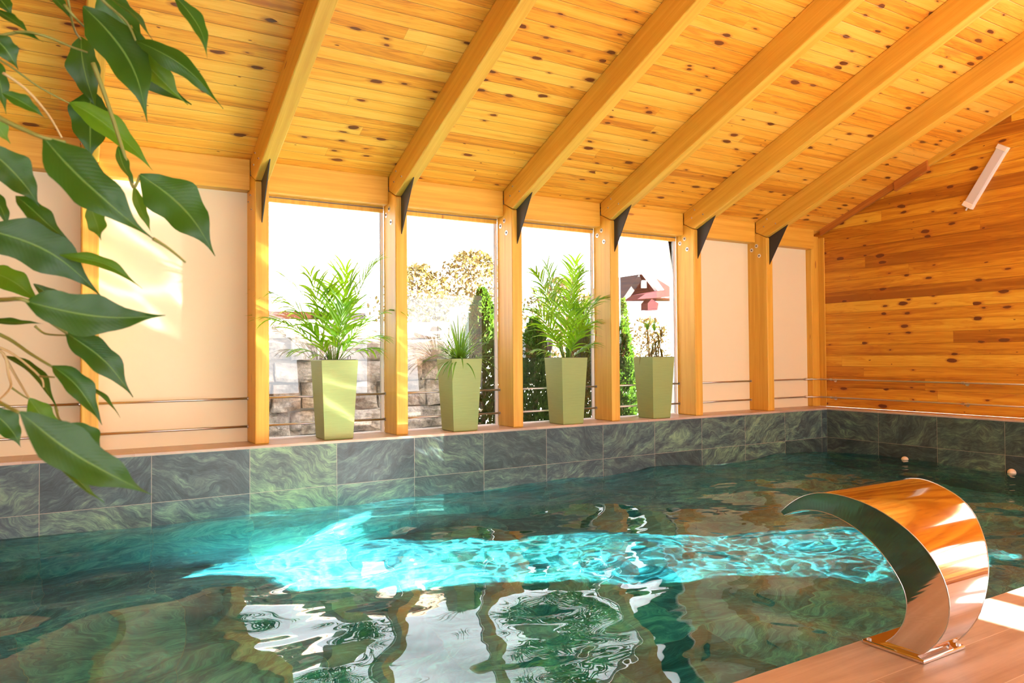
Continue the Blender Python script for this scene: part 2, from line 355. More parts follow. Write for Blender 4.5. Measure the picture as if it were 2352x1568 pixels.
def sloped(name, y0, y1, mat, t=0.12):
    """ceiling slab between y0 and y1; local x along the room, local y down the slope"""
    z0, z1 = zc(y0), zc(y1); L = math.hypot(y1-y0, z1-z0)
    b = MB(); b.box(0, XW+0.2-XL+0.2, 0, L, 0, t)
    o = b.build(name, mat); d = Vector((0, y1-y0, z1-z0)).normalized()
    n = Vector((1, 0, 0)).cross(d)
    o.matrix_world = Matrix(((1, 0, 0, XL-0.2), (0, d.y, n.y, y0), (0, d.z, n.z, z0), (0, 0, 0, 1)))
    struct(o, 'sloping knotty pine board ceiling'); return o
sloped('ceiling', RG, 0.50, m_ceil)
sloped('ceiling_near', -7.6, RG-0.0001, m_ceil)

def col(b, y0, y1, z0, z1=None, x0=XW, x1=XW+0.12):
    """wall piece from y0 to y1; the top follows the ceiling when z1 is None"""
    if z1 is not None: b.prism([(y0, z0), (y1, z0), (y1, z1), (y0, z1)], x0, x1)
    else:
        yz = [(y0, z0), (y1, z0), (y1, zc(y1)+0.02)]
        if y0 < RG < y1: yz.append((RG, zc(RG)+0.02))
        yz.append((y0, zc(y0)+0.02)); b.prism(yz, x0, x1)
b = MB()
col(b, -3.1, 0.45, 0.0195); col(b, -4.25, -3.1, -0.3, 0.1); b.prism([(-4.25, 3.26), (-3.1, 2.80), (-3.1, zc(-3.1)+0.02), (RG, zc(RG)+0.02), (-4.25, zc(-4.25)+0.02)], XW, XW+0.12); col(b, -5.9, -4.25, -0.3)  # unseen slanted opening, shaped to throw the sun strip into the pool
col(b, -7.0, -5.9, -0.3, 0.3); col(b, -7.0, -5.9, 2.61); col(b, -7.0, -5.9, 2.38, 2.44); col(b, -7.6, -7.0, -0.3)
struct(b.build('wall_right', m_clad), 'knotty pine boarded end wall')
b = MB(); col(b, -7.6, 0.45, -0.3, None, XL-0.12, XL); struct(b.build('wall_left', m_clad))
b = MB(); b.box(XL, XW, YN-0.1, YN, -0.3, -0.1); b.box(XL, XW, YN-0.1, YN, 1.85, 2.5); b.box(XL-1, XW+3, YN-2.2, YN-0.1, 1.95, 2.05)  # porch slab out of view, added to keep sun off these windows
for x in (XL+0.1, -1.0, 1.8, 4.4, XW-0.1): b.box(x-0.2, x+0.2, YN-0.1, YN+0.02, -0.3, 2.3)
struct(b.build('wall_near', m_clad))
b = MB()
for x0, x1 in ((XL, XK(2)-PW/2), (XK(6)-PW/2, XW+0.1)): b.box(x0, x1, 0.345, 0.47, -0.3, 2.0)
b.box(XL, XW+0.1, 0.345, 0.47, -1.6, -0.001); b.box(XL, XW+0.1, 0.335, 0.47, 1.80, 1.99)
struct(b.build('wall_far', m_extw))

# ------------------------------------------------------------------ posts, rafters, header beams
POSTL = {1: 'spruce post half hidden behind the ficus leaves at far left', 2: 'spruce post between the left cream panel and the first window',
         3: 'spruce post between the first and second windows from the left', 4: 'spruce post between the second and third windows from the left',
         5: 'spruce post between the third and fourth windows from the left', 6: 'spruce post between the rightmost window and a cream panel',
         7: 'spruce post between the two narrow cream panels at right'}
RAFL = {1: 'spruce rafter behind the ficus leaves, leftmost of the rafters', 2: 'spruce rafter rising over the post left of the first window',
        3: 'spruce rafter rising from the post between the first two windows', 4: 'spruce rafter rising from the post between second and third windows',
        5: 'spruce rafter rising from the post between third and fourth windows', 6: 'spruce rafter rising from the post right of the rightmost window',
        7: 'spruce rafter nearest the boarded end wall, rising between narrow cream panels'}
def bolt(parent, x, y, z, r=0.013, parts=True):
    b = MB()
    prof = [(0, 0.0), (r, 0.0), (r, -0.0025), (0.45*r, -0.003)]
    n = 14; vs = []; fs = []
    for rr, dx in prof[1:]: vs += [(dx, rr*math.cos(2*math.pi*j/n), rr*math.sin(2*math.pi*j/n)) for j in range(n)]
    for i in range(2):
        for j in range(n): fs.append((i*n+j, (i+1)*n+j, (i+1)*n+(j+1)%n, i*n+(j+1)%n))
    b.add(vs, fs); o = b.build('bolt', m_bolt, parent, loc=(x, y, z))
    b = MB(); b.add([(dx, 0.42*r*math.cos(2*math.pi*j/6), 0.42*r*math.sin(2*math.pi*j/6)) for dx in (-0.002, -0.008) for j in range(6)],
                    [(j, 6+j, 6+(j+1)%6, (j+1)%6) for j in range(6)]+[tuple(range(6, 12))[::-1]])
    b.build('bolt_nut', m_boltd, o)
zr = lambda y: 1.838 + SL*(0.083-y)
for k in range(1, 8):
    xr = XK(k); xl = xr-PW; y0, y1 = 0.07, 0.325
    p = empty('post', (xr-PW/2, 0.07, 0.02)); tag(p, POSTL[k], 'post', 'wooden posts of the window wall')
    b = MB(); b.prism([(0, 0), (y1-y0, 0), (y1-y0, 1.885), (0.14, 1.885), (0, 1.816)], -PW/2, PW/2)
    b.build('post_shaft', m_postz, p, bevel=0.008)
    b = MB(); b.prism([(-0.243, 1.925), (0.02, 1.818), (0.02, 1.52), (0.008, 1.52)], -0.003, 0.003)
    b.build('bracket_plate', m_plate, p)
    if k > 1:
        for (by, bz) in ((0.198, 1.763), (0.262, 1.726), (0.163, 1.655)): bolt(p, -PW/2, by-0.07, bz-0.02, 0.021 if k > 2 else 0.006)
    r = empty('rafter', (xr-PW/2, 0.07, 1.838)); tag(r, RAFL[k], 'rafter', 'sloping rafters under the board ceiling')
    b = MB(); yz = [(0.07, zr(0.07)), (0.209, 1.907), (0.209, 2.019)]
    yz += [(RG+.02, zc(RG+.02)-0.001), (RG+.02, zr(RG+.02))]
    b.prism([(y-0.07, z-1.838) for y, z in yz], -PW/2, PW/2)
    b.build('rafter_beam', m_beamy, r, bevel=0.008)
    for (by, bz) in ((0.057, 2.028), (-0.053, 1.965), (0.097, 1.955)): bolt(r, -PW/2, by-0.07, bz-1.838, 0.007)
HL = ['spruce header beam above the left cream panel', 'spruce header beam above the first window from left', 'spruce header beam above the second window from left',
      'spruce header beam above the third window from left', 'spruce header beam above the rightmost window', 'spruce header beam over the cream panel beside the rightmost window',
      'spruce header beam over the cream panel in the corner']
def header(x0, x1, label):
    o = MB(); o.prism([(0, 0), (0.12, 0), (0.12, 0.17), (0, 0.219)], 0, x1-x0)
    q = o.build('header_beam', m_beamx, bevel=0.007, loc=(x0, 0.211, 1.80)); tag(q, label, 'beam', 'header beams between the posts')
header(XK(1)-PW-2.0, XK(1)-PW, 'spruce header beam behind the ficus leaves at far left')
for k in range(1, 7): header(XK(k), XK(k+1)-PW, HL[k-1])
header(XK(7), 6.56, HL[6])
# corner post and trims
b = MB(); b.prism([(0, 0), (0.09, 0), (0.09, 1.93), (0, 1.93)], 0, 0.13); q = b.build('corner_post', m_postz, bevel=0.005, loc=(6.55, 0.245, 0.02))
tag(q, 'slim spruce corner post where window wall meets boarded wall', 'post')
b = MB(); b.box(XW-0.012, XW, 0.165, 0.245, 0.02, 1.93); q = b.build('trim_3', m_postz, bevel=0.003); struct(q, 'light spruce trim board in the corner')
def gtrim(n, ya, yb, mat, drop, t, lab):
    b = MB(); b.prism([(ya, zc(ya)+0.005), (yb, zc(yb)+0.005), (yb, zc(yb)-drop), (ya, zc(ya)-drop)], XW-t, XW)
    q = b.build('trim_%d' % n, mat, bevel=0.003); struct(q, lab)
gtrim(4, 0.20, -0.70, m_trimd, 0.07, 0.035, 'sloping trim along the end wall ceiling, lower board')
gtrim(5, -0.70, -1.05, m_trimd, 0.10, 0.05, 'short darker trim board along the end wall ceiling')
gtrim(6, -1.05, -4.1, m_beamy, 0.06, 0.035, 'sloping trim along the end wall ceiling, upper board')

# ------------------------------------------------------------------ cream panels and windows
def panel(x0, x1, lab):
    b = MB(); b.box(x0, x1, 0.318, 0.344, 0.02, 1.80); q = b.build('wall_panel', m_panel); tag(q, lab, 'panel', 'cream wall panels between the posts')
panel(XK(1)-PW-2.0, XK(1)-PW, 'cream panel behind the ficus leaves, cut by the left picture edge')
panel(XK(1), XK(2)-PW, 'wide cream panel left of the first window')
panel(XK(6), XK(7)-PW, 'narrow cream panel next to the rightmost window')
panel(XK(7), 6.56, 'narrow cream panel in the corner by the boarded wall')
for i, k in enumerate((2, 3, 4, 5)):
    x0, x1 = XK(k), XK(k+1)-PW
    w = empty('window_%d' % (i+1), (x0, 0.325, 0.02)); struct(w, 'tall window, %s from the left' % ('first', 'second', 'third', 'fourth')[i])
    L = x1-x0; H = 1.78
    b = MB(); b.box(0, L, 0.0, 0.035, H-0.045, H); b.build('window_head', m_postz, w)
    b = MB(); b.box(0, L, -0.004, 0.0, H-0.014, H-0.006); b.build('window_gasket', m_gasket, w)
    b = MB(); b.box(0, 0.02, 0, 0.02, 0, H-0.045); b.box(L-0.022, L, 0, 0.02, 0, H-0.045); b.box(0.02, L-0.022, 0, 0.035, 0, 0.012)
    b.build('window_frame', m_frame, w, bevel=0.002)
    b = MB(); b.box(L-0.027, L-0.022, 0.010, 0.014, 0.012, H-0.045); b.build('window_bead', m_bead, w)
    b = MB(); b.box(0.02, L-0.022, 0.016, 0.020, 0.012, H-0.045); b.build('window_pane', m_glass, w)

# ------------------------------------------------------------------ rails
def rail(pts, lab, grp='steel rails across the window wall', r=0.0085):
    o = empty('rail', pts[0]); P0 = Vector(pts[0]); tag(o, lab, 'rail', grp)
    b = MB(); b.tube([Vector(p)-P0 for p in pts], r, 12); b.build('rail_tube', m_steel, o, smooth=True)
    return o, P0
def collar(o, P0, c, d, r, l):
    b = MB(); c = Vector(c)-P0; d = Vector(d).normalized(); b.tube([c-d*l/2, c+d*l/2], r, 12); b.build('collar', m_steel, o)
BAY = ['behind the ficus leaves at far left', 'across the wide left cream panel', 'across the first window', 'across the second window', 'across the third window',
       'across the rightmost window', 'across the cream panel beside the rightmost window', 'across the corner cream panel']
YR = 0.296
for nm, z in (('upper', 0.326), ('lower', 0.127)):
    for k in range(0, 8):
        x0 = XK(k) if k else XK(1)-PW-2.0; x1 = (XK(k+1)-PW) if k < 7 else 6.44
        if k == 0: x0, x1 = XK(1)-PW-1.2, XK(1)-PW
        o, P0 = rail([(x0, YR, z), (x1, YR, z)], nm+' steel rail '+BAY[k])
        if k < 7: collar(o, P0, (x1-0.003, YR, z), (1, 0, 0), 0.013, 0.006)
    # end wall rail with elbow and brackets
    xe = 6.60
    o, P0 = rail([(6.44, YR, z), (6.50, 0.265, z), (6.565, 0.19, z), (6.60, 0.11, z), (6.60, -0.2, z), (6.60, -3.0, z)], nm+' steel rail along the boarded end wall', 'steel rails on the boarded end wall')
    for c, d in (((6.47, 0.285, z), (1, -.3, 0)), ((6.52, 0.245, z), (1, -1, 0)), ((6.58, 0.16, z), (.4, -1, 0))): collar(o, P0, c, d, 0.013, 0.02)
    for y in (0.05, -1.37, -2.8):
        b = MB(); c = Vector((6.60, y, z))-P0
        b.tube([c+Vector((0, 0, -0.012)), c+Vector((0.04, 0, -0.012)), c+Vector((XW-6.60, 0, -0.012))], 0.005, 8)
        b.tube([c+Vector((0.075, 0, -0.012)), c+Vector((0.08, 0, -0.012))], 0.02, 14); b.build('bracket', m_steel, o, smooth=False)
        collar(o, P0, (6.60, y, z), (0, 1, 0), 0.0125, 0.03)

# ------------------------------------------------------------------ water
def build_water():
    dx = 0.0125; nx = int((XR-XL)/dx)+1; ny = int(-YP/dx)+1
    xs = np.linspace(XL+0.002, XR-0.002, nx); ys = np.linspace(YP-0.010, -0.002, ny); X, Y = np.meshgrid(xs, ys)
    rng = np.random.RandomState(7); Z = np.zeros_like(X)
    for i in range(46):                       # slow swell
        lam = 0.30*(1.7/0.30)**rng.rand(); th = rng.rand()*2*math.pi; k = 2*math.pi/lam
        wx = X + 0.06*np.sin(1.7*Y+i) ; Z += 0.0125*lam/2/math.pi*np.sin(k*(wx*math.cos(th)+Y*math.sin(th))+rng.rand()*6.28)*1.15
    d = np.clip((X-1.2)/3.2, 0, 1)            # the far right end, where water runs in, is choppier
    R = np.zeros_like(X)
    for i in range(46):
        lam = 0.07*(0.30/0.07)**rng.rand(); th = rng.normal(1.9, 0.7); k = 2*math.pi/lam
        R += 0.016*lam/2/math.pi*np.sin(k*(X*math.cos(th)+Y*math.sin(th))+rng.rand()*6.28+0.8*np.sin(2.1*X+1.3*Y+i))
    Z = Z + R*(0.20+0.45*d*d*(3-2*d)) + ZW
    v = np.stack([X, Y, Z], -1).reshape(-1, 3)
    i = np.arange(nx*ny).reshape(ny, nx); f = np.stack([i[:-1, :-1], i[:-1, 1:], i[1:, 1:], i[1:, :-1]], -1).reshape(-1, 4)
    me = bpy.data.meshes.new('pool_water'); me.vertices.add(len(v)); me.vertices.foreach_set('co', v.ravel())
    me.loops.add(f.size); me.loops.foreach_set('vertex_index', f.ravel()); me.polygons.add(len(f))
    me.polygons.foreach_set('loop_start', np.arange(0, f.size, 4)); me.polygons.foreach_set('loop_total', np.full(len(f), 4))
    me.polygons.foreach_set('use_smooth', np.ones(len(f), bool)); me.update(); me.validate()
    o = link('pool_water', me, m_water); tag(o, 'rippling teal pool water reflecting the windows', 'water', None, 'stuff')
    o.cycles.is_caustics_caster = True
    return o
water = build_water()
for nm in ('floor', 'wall_pool_far', 'wall_pool_right', 'wall_pool_near', 'wall_pool_left'): bpy.data.objects[nm].cycles.is_caustics_receiver = True

# ------------------------------------------------------------------ stainless waterfall spout
def build_spout():
    # (y, z, x, width) down the outer curve and (y, z, x) down the inner curve of the near side
    B = [(-3.493,0.068,1.411,.56),(-3.536,0.104,1.406,.55),(-3.588,0.137,1.401,.54),(-3.647,0.159,1.398,.53),(-3.703,0.165,1.397,.51),(-3.765,0.163,1.397,.475),
         (-3.819,0.153,1.398,.45),(-3.865,0.139,1.401,.43),(-3.909,0.118,1.404,.405),(-3.952,0.093,1.408,.365),(-3.987,0.061,1.412,.325),(-4.014,0.029,1.417,.29),
         (-4.035,-0.009,1.423,.255),(-4.047,-0.048,1.429,.225),(-4.051,-0.089,1.435,.197),(-4.048,-0.128,1.441,.18),(-4.038,-0.165,1.446,.17),(-4.019,-0.201,1.452,.165),
         (-3.995,-0.235,1.457,.165),(-3.958,-0.274,1.463,.17)]
    A = [(-3.506,0.058,1.413),(-3.545,0.077,1.410),(-3.594,0.093,1.408),(-3.651,0.099,1.407),(-3.704,0.094,1.407),(-3.755,0.077,1.410),(-3.802,0.054,1.413),
         (-3.838,0.025,1.418),(-3.868,-0.005,1.422),(-3.892,-0.040,1.427),(-3.911,-0.075,1.433),(-3.921,-0.108,1.438),(-3.922,-0.139,1.442),(-3.914,-0.173,1.447),
         (-3.898,-0.209,1.453),(-3.879,-0.238,1.457),(-3.852,-0.267,1.462),(-3.831,-0.283,1.464)]
    def resamp(L, n):
        L = np.array(L, float); s = np.concatenate([[0], np.cumsum(np.hypot(*(L[1:, :2]-L[:-1, :2]).T))]); s /= s[-1]
        return np.stack([np.interp(np.linspace(0, 1, n), s, L[:, j]) for j in range(L.shape[1])], -1)
    def sm(L, it=4):
        for _ in range(it): L[1:-1] = 0.25*L[:-2]+0.5*L[1:-1]+0.25*L[2:]
        return L
    n = 72; Bo = sm(resamp(B, n)); Ai = sm(resamp(A, n))
    # extend both curves to the base plate
    x0 = 1.465; o = empty('waterfall_spout', (1.555, -3.87, ZD)); P = Vector(o.location)
    tag(o, 'curved polished steel waterfall spout standing on the pool edge', 'fountain')
    def V(x, y, z): return Vector((x, y, z))-P
    b = MB(); m = 12; vs = []; fs = []
    zb = ZD+0.012
    def xx(i, t): return Bo[i][2]+Bo[i][3]*t
    def xa(i, t): return Ai[i][2]+Bo[i][3]*t
    for i in range(n):
        for t in np.linspace(0, 1, m+1): vs.append(V(xx(i, t), Bo[i][0], Bo[i][1]))
    for i in range(n-1):
        for j in range(m): q = i*(m+1)+j; fs.append((q, q+m+1, q+m+2, q+1))
    b.add(vs, fs); b.build('spout_back', m_mirror, o, smooth=True)
    b = MB(); vs = [V(xa(i, t), Ai[i][0], Ai[i][1]) for i in range(n) for t in np.linspace(0, 1, m+1)]; b.add(vs, fs); b.build('spout_front', m_mirror, o, smooth=True)
    for t, nm in ((0, 'spout_side'), (1, 'spout_side')):
        b = MB(); vs = []
        for i in range(n): vs += [V(xx(i, t), Bo[i][0], Bo[i][1]), V(xa(i, t), Ai[i][0], Ai[i][1])]
        vs += [V(xx(n-1, t), -3.935, zb), V(xx(n-1, t), -3.815, zb)]
        b.add(vs, [(2*i, 2*i+1, 2*i+3, 2*i+2) for i in range(n)]); b.build(nm, m_mirror, o)
    b = MB()                                    # thin rolled rim along the outer edges
    for t in (0, 1): b.tube([V(xx(i, t), Bo[i][0], Bo[i][1]) for i in range(0, n, 2)], 0.0016, 6)
    b.tube([V(xa(i, 0), Ai[i][0], Ai[i][1]) for i in range(0, n, 2)], 0.0013, 6)
    b.build('spout_rim', m_steel, o, smooth=True)
    b = MB(); b.add([V(x0, -3.935, zb), V(x0+0.17, -3.935, zb), V(x0+0.17, Bo[-1][0], Bo[-1][1]), V(x0, Bo[-1][0], Bo[-1][1])], [(0, 1, 2, 3)])
    b.build('spout_heel', m_mirror, o)
    b = MB(); b.box(1.445-P.x, 1.668-P.x, -3.968-P.y, -3.768-P.y, 0.001, 0.013); b.build('base_plate', m_mirror, o, bevel=0.004)
    b = MB()
    for dx, dy in ((-0.095, 0.085), (0.098, 0.085), (0.098, -0.085)): b.tube([(dx, dy, 0.012), (dx, dy, 0.017)], 0.007, 6)
    b.build('base_bolt', m_bolt, o)
build_spout()

# ------------------------------------------------------------------ wall lamp, pool floats
def build_lamp():
    c = Vector((XW, -1.58, 2.25)); o = empty('wall_lamp', c); tag(o, 'slanting white batten lamp on the boarded end wall', 'lamp')
    d = Vector((0, -0.33, 0.50)).normalized(); q = d.cross(Vector((1, 0, 0))).normalized(); X = Vector((-1, 0, 0)); L = 0.305; Wd = 0.050
    def slab(name, s0, s1, w, t0, t1, mat, bev=0.004):
        b = MB(); P = lambda s, ww, t: d*s+q*ww+X*t
        b.add([P(s0,-w,t0),P(s1,-w,t0),P(s1,w,t0),P(s0,w,t0),P(s0,-w,t1),P(s1,-w,t1),P(s1,w,t1),P(s0,w,t1)], [(0,3,2,1),(4,5,6,7),(0,1,5,4),(1,2,6,5),(2,3,7,6),(3,0,4,7)])
        return b.build(name, mat, o, bevel=bev)
    slab('lamp_housing', -L, L, Wd*0.95, 0.0, 0.03, plain('white_plastic', (0.80, 0.76, 0.70), 0.4))
    slab('lamp_diffuser', -L+0.04, L-0.04, Wd*0.90, 0.03, 0.045, plain('frosted_diffuser', (0.66, 0.62, 0.60), 0.45), 0.012)
    for s in (-1, 1):
        a, e = sorted((s*(L-0.045), s*L)); slab('end_cap', a, e, Wd, 0.0, 0.05, plain('white_cap', (0.86, 0.80, 0.70), 0.4))
    b = MB(); b.tube([-d*L+X*0.02, -d*(L+0.03)+X*0.02], 0.008, 10); b.build('cable_gland', m_bolt, o)
build_lamp()
for y, lab in ((-0.90, 'small pale ball at the waterline of the end wall, nearer the corner'), (-1.87, 'small pale ball at the waterline, cut by the right picture edge')):
    me = bpy.data.meshes.new('float_ball'); bm = bmesh.new(); bmesh.ops.create_uvsphere(bm, u_segments=20, v_segments=14, radius=0.034); bm.to_mesh(me); bm.free()
    me.polygons.foreach_set('use_smooth', [True]*len(me.polygons)); q = link('float_ball', me, plain('pale_ball', (0.75, 0.60, 0.45), 0.5), None, (XR-0.04, y, ZW-0.002)); tag(q, lab, 'ball', 'pale balls at the waterline')

# ------------------------------------------------------------------ planters and their plants
def mat_leaf(name, c0, c1, trans=(0.35, 0.55, 0.05), tf=0.35, rough=0.35, rib=False):
    a = N(name); vec, sp = a.coords(); n = a.noise(vec, 9.0, 2.0)
    c = a.mix(a.mr(n, 0.35, 0.65), c0, c1)
    nrm = None
    if rib:
        _, uv = a.coords('UV'); du = a.M('ABSOLUTE', a.M('SUBTRACT', uv[0], 0.5))
        ribm = a.mr(du, 0.012, 0.03, 1.0, 0.0, True)
        c = a.mix(a.M('MULTIPLY', ribm, 0.6), c, (0.16, 0.27, 0.05))
        side = a.M('ABSOLUTE', a.M('SINE', a.M('MULTIPLY', a.M('ADD', uv[1], a.M('MULTIPLY', du, -0.35)), 75.0)))
        nrm = a.bump(a.M('ADD', a.M('MULTIPLY', side, 0.12), a.M('MULTIPLY', ribm, -0.8)), 0.25, 0.0015)
    p = a.n('BsdfPrincipled', {'Base Color': c, 'Roughness': rough, 'Specular IOR Level': 0.35})
    if nrm is not None: a.set(p.inputs['Normal'], nrm)
    t = a.n('BsdfTranslucent', {'Color': trans}); mx = a.n('MixShader', {0: tf, 1: p.outputs[0], 2: t.outputs[0]})
    a.t.links.new(mx.outputs[0], a.out.inputs[0]); return a.m
m_palm = mat_leaf('palm_leaf', (0.04, 0.15, 0.006), (0.11, 0.28, 0.010), (0.40, 0.68, 0.015), 0.42)
m_grass = mat_leaf('grassy_leaf', (0.045, 0.15, 0.010), (0.10, 0.26, 0.02), (0.28, 0.50, 0.04), 0.35)
m_dry = mat_leaf('wilting_leaf', (0.07, 0.09, 0.006), (0.16, 0.09, 0.012), (0.20, 0.15, 0.01), 0.25)
m_stem = plain('green_stem', (0.20, 0.30, 0.05), 0.5)
m_drystem = plain('dry_stem', (0.30, 0.20, 0.06), 0.6)
m_soil = plain('dark_soil', (0.03, 0.022, 0.016), 0.9)
m_blackp = plain('black_plastic', (0.012, 0.012, 0.013), 0.4)

def mat_pot():
    a = N('ribbed_green_pot'); vec, sp = a.coords()
    n = a.noise(a.xyz(a.M('MULTIPLY', sp[0], 7.0), a.M('MULTIPLY', sp[1], 7.0), a.M('MULTIPLY', sp[2], 150.0)), 1.0, 3.0, 0.6)
    c = a.mix(n, (0.22, 0.29, 0.085), (0.30, 0.36, 0.11)); a.principled(c, 0.45, a.bump(n, 0.35, 0.003)); return a.m
m_pot = mat_pot()
def make_pot(x, y, lab):
    """tapered square planter, x/y = middle of the foot"""
    o = empty('planter', (x, y, 0.0205)); tag(o, lab, 'planter', 'green square planters on the window sill')
    h = 0.575; a0, a1 = 0.107, 0.136
    b = MB(); ring = lambda a, z: [(-a, -a, z), (a, -a, z), (a, a, z), (-a, a, z)]
    vs = ring(a0-0.004, 0)+ring(a0, 0.006)+ring(a1, h)+ring(a1-0.008, h)+ring(a1-0.010, h-0.05)
    fs = [(3, 2, 1, 0)]+[(4*i+j, 4*i+(j+1)%4, 4*i+4+(j+1)%4, 4*i+4+j) for i in range(4) for j in range(4)]
    b.add(vs, fs); b.build('pot_body', m_pot, o, bevel=0.0025)
    b = MB(); b.box(-a1+0.012, a1-0.012, -a1+0.012, a1-0.012, h-0.055, h-0.045); b.build('soil', m_soil, o)
    b = MB(); w = a1-0.012
    for s in (1, -1): b.box(-w, w, s*(w-0.006)-0.003, s*(w-0.006)+0.003, h-0.044, h+0.003); b.box(s*(w-0.006)-0.003, s*(w-0.006)+0.003, -w, w, h-0.044, h+0.003)
    b.build('liner', m_blackp, o)
    for s in (-1, 1):
        b = MB(); r = 0.011; b.tube([(s*0.085+r*math.cos(t)*0.9, -0.085, h+0.012+r*1.7*math.sin(t)) if True else 0 for t in np.linspace(-0.35, math.pi+0.35, 12)], 0.0022, 6)
        b.build('liner_handle', m_blackp, o, smooth=True)
    return o
POTS = [(0.990, 0.148), (2.018, 0.142), (3.060, 0.132), (4.083, 0.138)]
for (x, y), l in zip(POTS, ('green square planter with lit front in the first window', 'green square planter holding the low grassy plant',
                            'green square planter holding the tall palm, third from left', 'green square planter with the wilting plant, rightmost')): make_pot(x, y, l)

def blade(b, P, d, up, L, w, droop, n=6, fold=0.0):
    """narrow tapering leaf from P along d, drooping"""
    d = d.normalized(); side = d.cross(up)
    if side.length < 1e-3: side = d.orthogonal()
    side.normalize(); vs = []; p = Vector(P); step = L/n
    for i in range(n+1):
        t = i/n; ww = w*(min(1, t*5+0.25))*(1-t**2.2)**0.8 + 0.0004
        nn = side.cross(d).normalized()
        vs += [p-side*ww*0.5-nn*fold*ww, p.copy(), p+side*ww*0.5-nn*fold*ww]
        d = (d + Vector((0, 0, -1))*droop*step/L*2.0).normalized(); p = p+d*step
    fs = []
    for i in range(n):
        q = 3*i; fs += [(q, q+1, q+4, q+3), (q+1, q+2, q+5, q+4)]
    b.add(vs, fs)
def frond(parent, P, az, el, L, droop, nl, ll, rng, mat, start=0.35, wl=0.021, mstem=None, name='frond'):
    """arching palm frond: a rachis with leaflets both sides"""
    d = Vector((math.cos(az)*math.cos(el), math.sin(az)*math.cos(el), math.sin(el))); p = Vector(P); pts = [p.copy()]; ds = [d.copy()]; n = 18
    for i in range(n):
        d = (d + Vector((0, 0, -1))*droop*(i/n)*2/n).normalized(); p = p+d*L/n; pts.append(p.copy()); ds.append(d.copy())
    b = MB(); b.tube(pts, [0.0032*(1-0.8*i/n) for i in range(n+1)], 5)
    for j in range(nl):
        t = start+(1-start)*j/(nl-1); f = t*n; i = min(int(f), n-1); q = pts[i].lerp(pts[i+1], f-i); dd = ds[i]
        side = dd.cross(Vector((0, 0, 1)))
        if side.length < 0.05: side = Vector((-math.sin(az), math.cos(az), 0))
        side.normalize(); upv = side.cross(dd).normalized()
        tt = (t-start)/(1-start); l = ll*(0.55+0.9*math.sin(math.pi*(0.15+0.75*tt)))*rng.uniform(0.8, 1.1)
        for s in (-1, 1):
            ang = math.radians(rng.uniform(24, 46)*(1-0.4*tt))
            v = dd*math.cos(ang)+side*s*math.sin(ang)+upv*0.22
            blade(b, q, v, upv, l, wl*rng.uniform(0.8, 1.25), rng.uniform(0.35, 0.8), 5, 0.15)
    return b.build(name, mat, parent)

def palm(k, lab, spec, seed, mat=m_palm):
    x, y = POTS[k]; rng = random.Random(seed); o = empty('potted_palm', (x, y, 0.56)); tag(o, lab, 'plant')
    for (az, el, L, dr, nl, ll, st) in spec:
        r = rng.uniform(0, 0.035); a = math.radians(az)
        frond(o, (r*math.cos(a), r*math.sin(a), -0.005), a, math.radians(el), L*1.10, dr*0.62, int(nl*0.75)+1, ll*1.75, rng, mat, st)
    b = MB()
    for i in range(9):
        a = rng.uniform(0, 6.28); r = rng.uniform(0, 0.03); t = rng.uniform(0.05, 0.12)
        b.tube([(r*math.cos(a), r*math.sin(a), -0.01), ((r+t*0.3)*math.cos(a), (r+t*0.3)*math.sin(a), 0.10), ((r+t)*math.cos(a), (r+t)*math.sin(a), 0.25)], [0.005, 0.004, 0.002], 6)
    b.build('stalks', m_stem, o, smooth=True)
# azimuth: 0 = to the right along the wall, 180 = left, -90 = towards the room
palm(0, 'bushy green palm with arching fronds in the first window planter',
     [(180, 62, 0.62, 1.6, 15, 0.13, .45), (168, 70, 0.66, 1.5, 15, 0.13, .45), (190, 50, 0.52, 1.5, 14, 0.12, .4), (200, 78, 0.60, 1.0, 14, 0.13, .4),
      (0, 74, 0.74, 1.3, 14, 0.12, .50), (20, 80, 0.60, 0.9, 14, 0.13, .35), (-60, 84, 0.62, 0.4, 14, 0.12, .45), (-90, 72, 0.42, 1.2, 12, 0.12, .3),
      (0, 56, 0.66, 2.0, 9, 0.07, .72), (-10, 50, 0.36, 1.8, 10, 0.09, .5), (150, 66, 0.40, 1.4, 12, 0.11, .3), (-150, 60, 0.34, 1.4, 12, 0.11, .3),
      (-40, 64, 0.34, 1.3, 12, 0.10, .3), (170, 38, 0.26, 1.2, 9, 0.08, .4), (5, 34, 0.30, 1.0, 7, 0.09, .6), (-120, 76, 0.50, 0.9, 14, 0.12, .35), (40, 70, 0.44, 1.0, 12, .12, .3)], 3)
palm(2, 'tall feathery palm in the third window planter',
     [(185, 76, 0.74, 1.7, 17, 0.10, .50), (170, 82, 0.76, 1.3, 17, 0.10, .50), (-90, 84, 0.78, 1.5, 17, 0.10, .5), (10, 82, 0.76, 1.6, 17, 0.10, .5), (-30, 86, 0.72, 1.8, 16, 0.10, .55),
      (0, 68, 0.66, 2.0, 15, 0.09, .55), (15, 58, 0.50, 1.8, 13, 0.09, .5), (190, 62, 0.50, 1.3, 12, 0.12, .4), (205, 52, 0.38, 1.0, 11, 0.12, .4), (-60, 74, 0.46, 0.9, 13, 0.12, .3),
      (-120, 76, 0.44, 1.0, 13, 0.12, .3), (170, 36, 0.26, 1.2, 10, 0.07, .35), (-5, 42, 0.28, 1.0, 11, 0.08, .3), (20, 72, 0.46, 0.8, 12, 0.12, .3), (120, 74, 0.62, 1.5, 14, 0.10, .45), (-90, 60, .34, 1.2, 12, .11, .3)], 5)
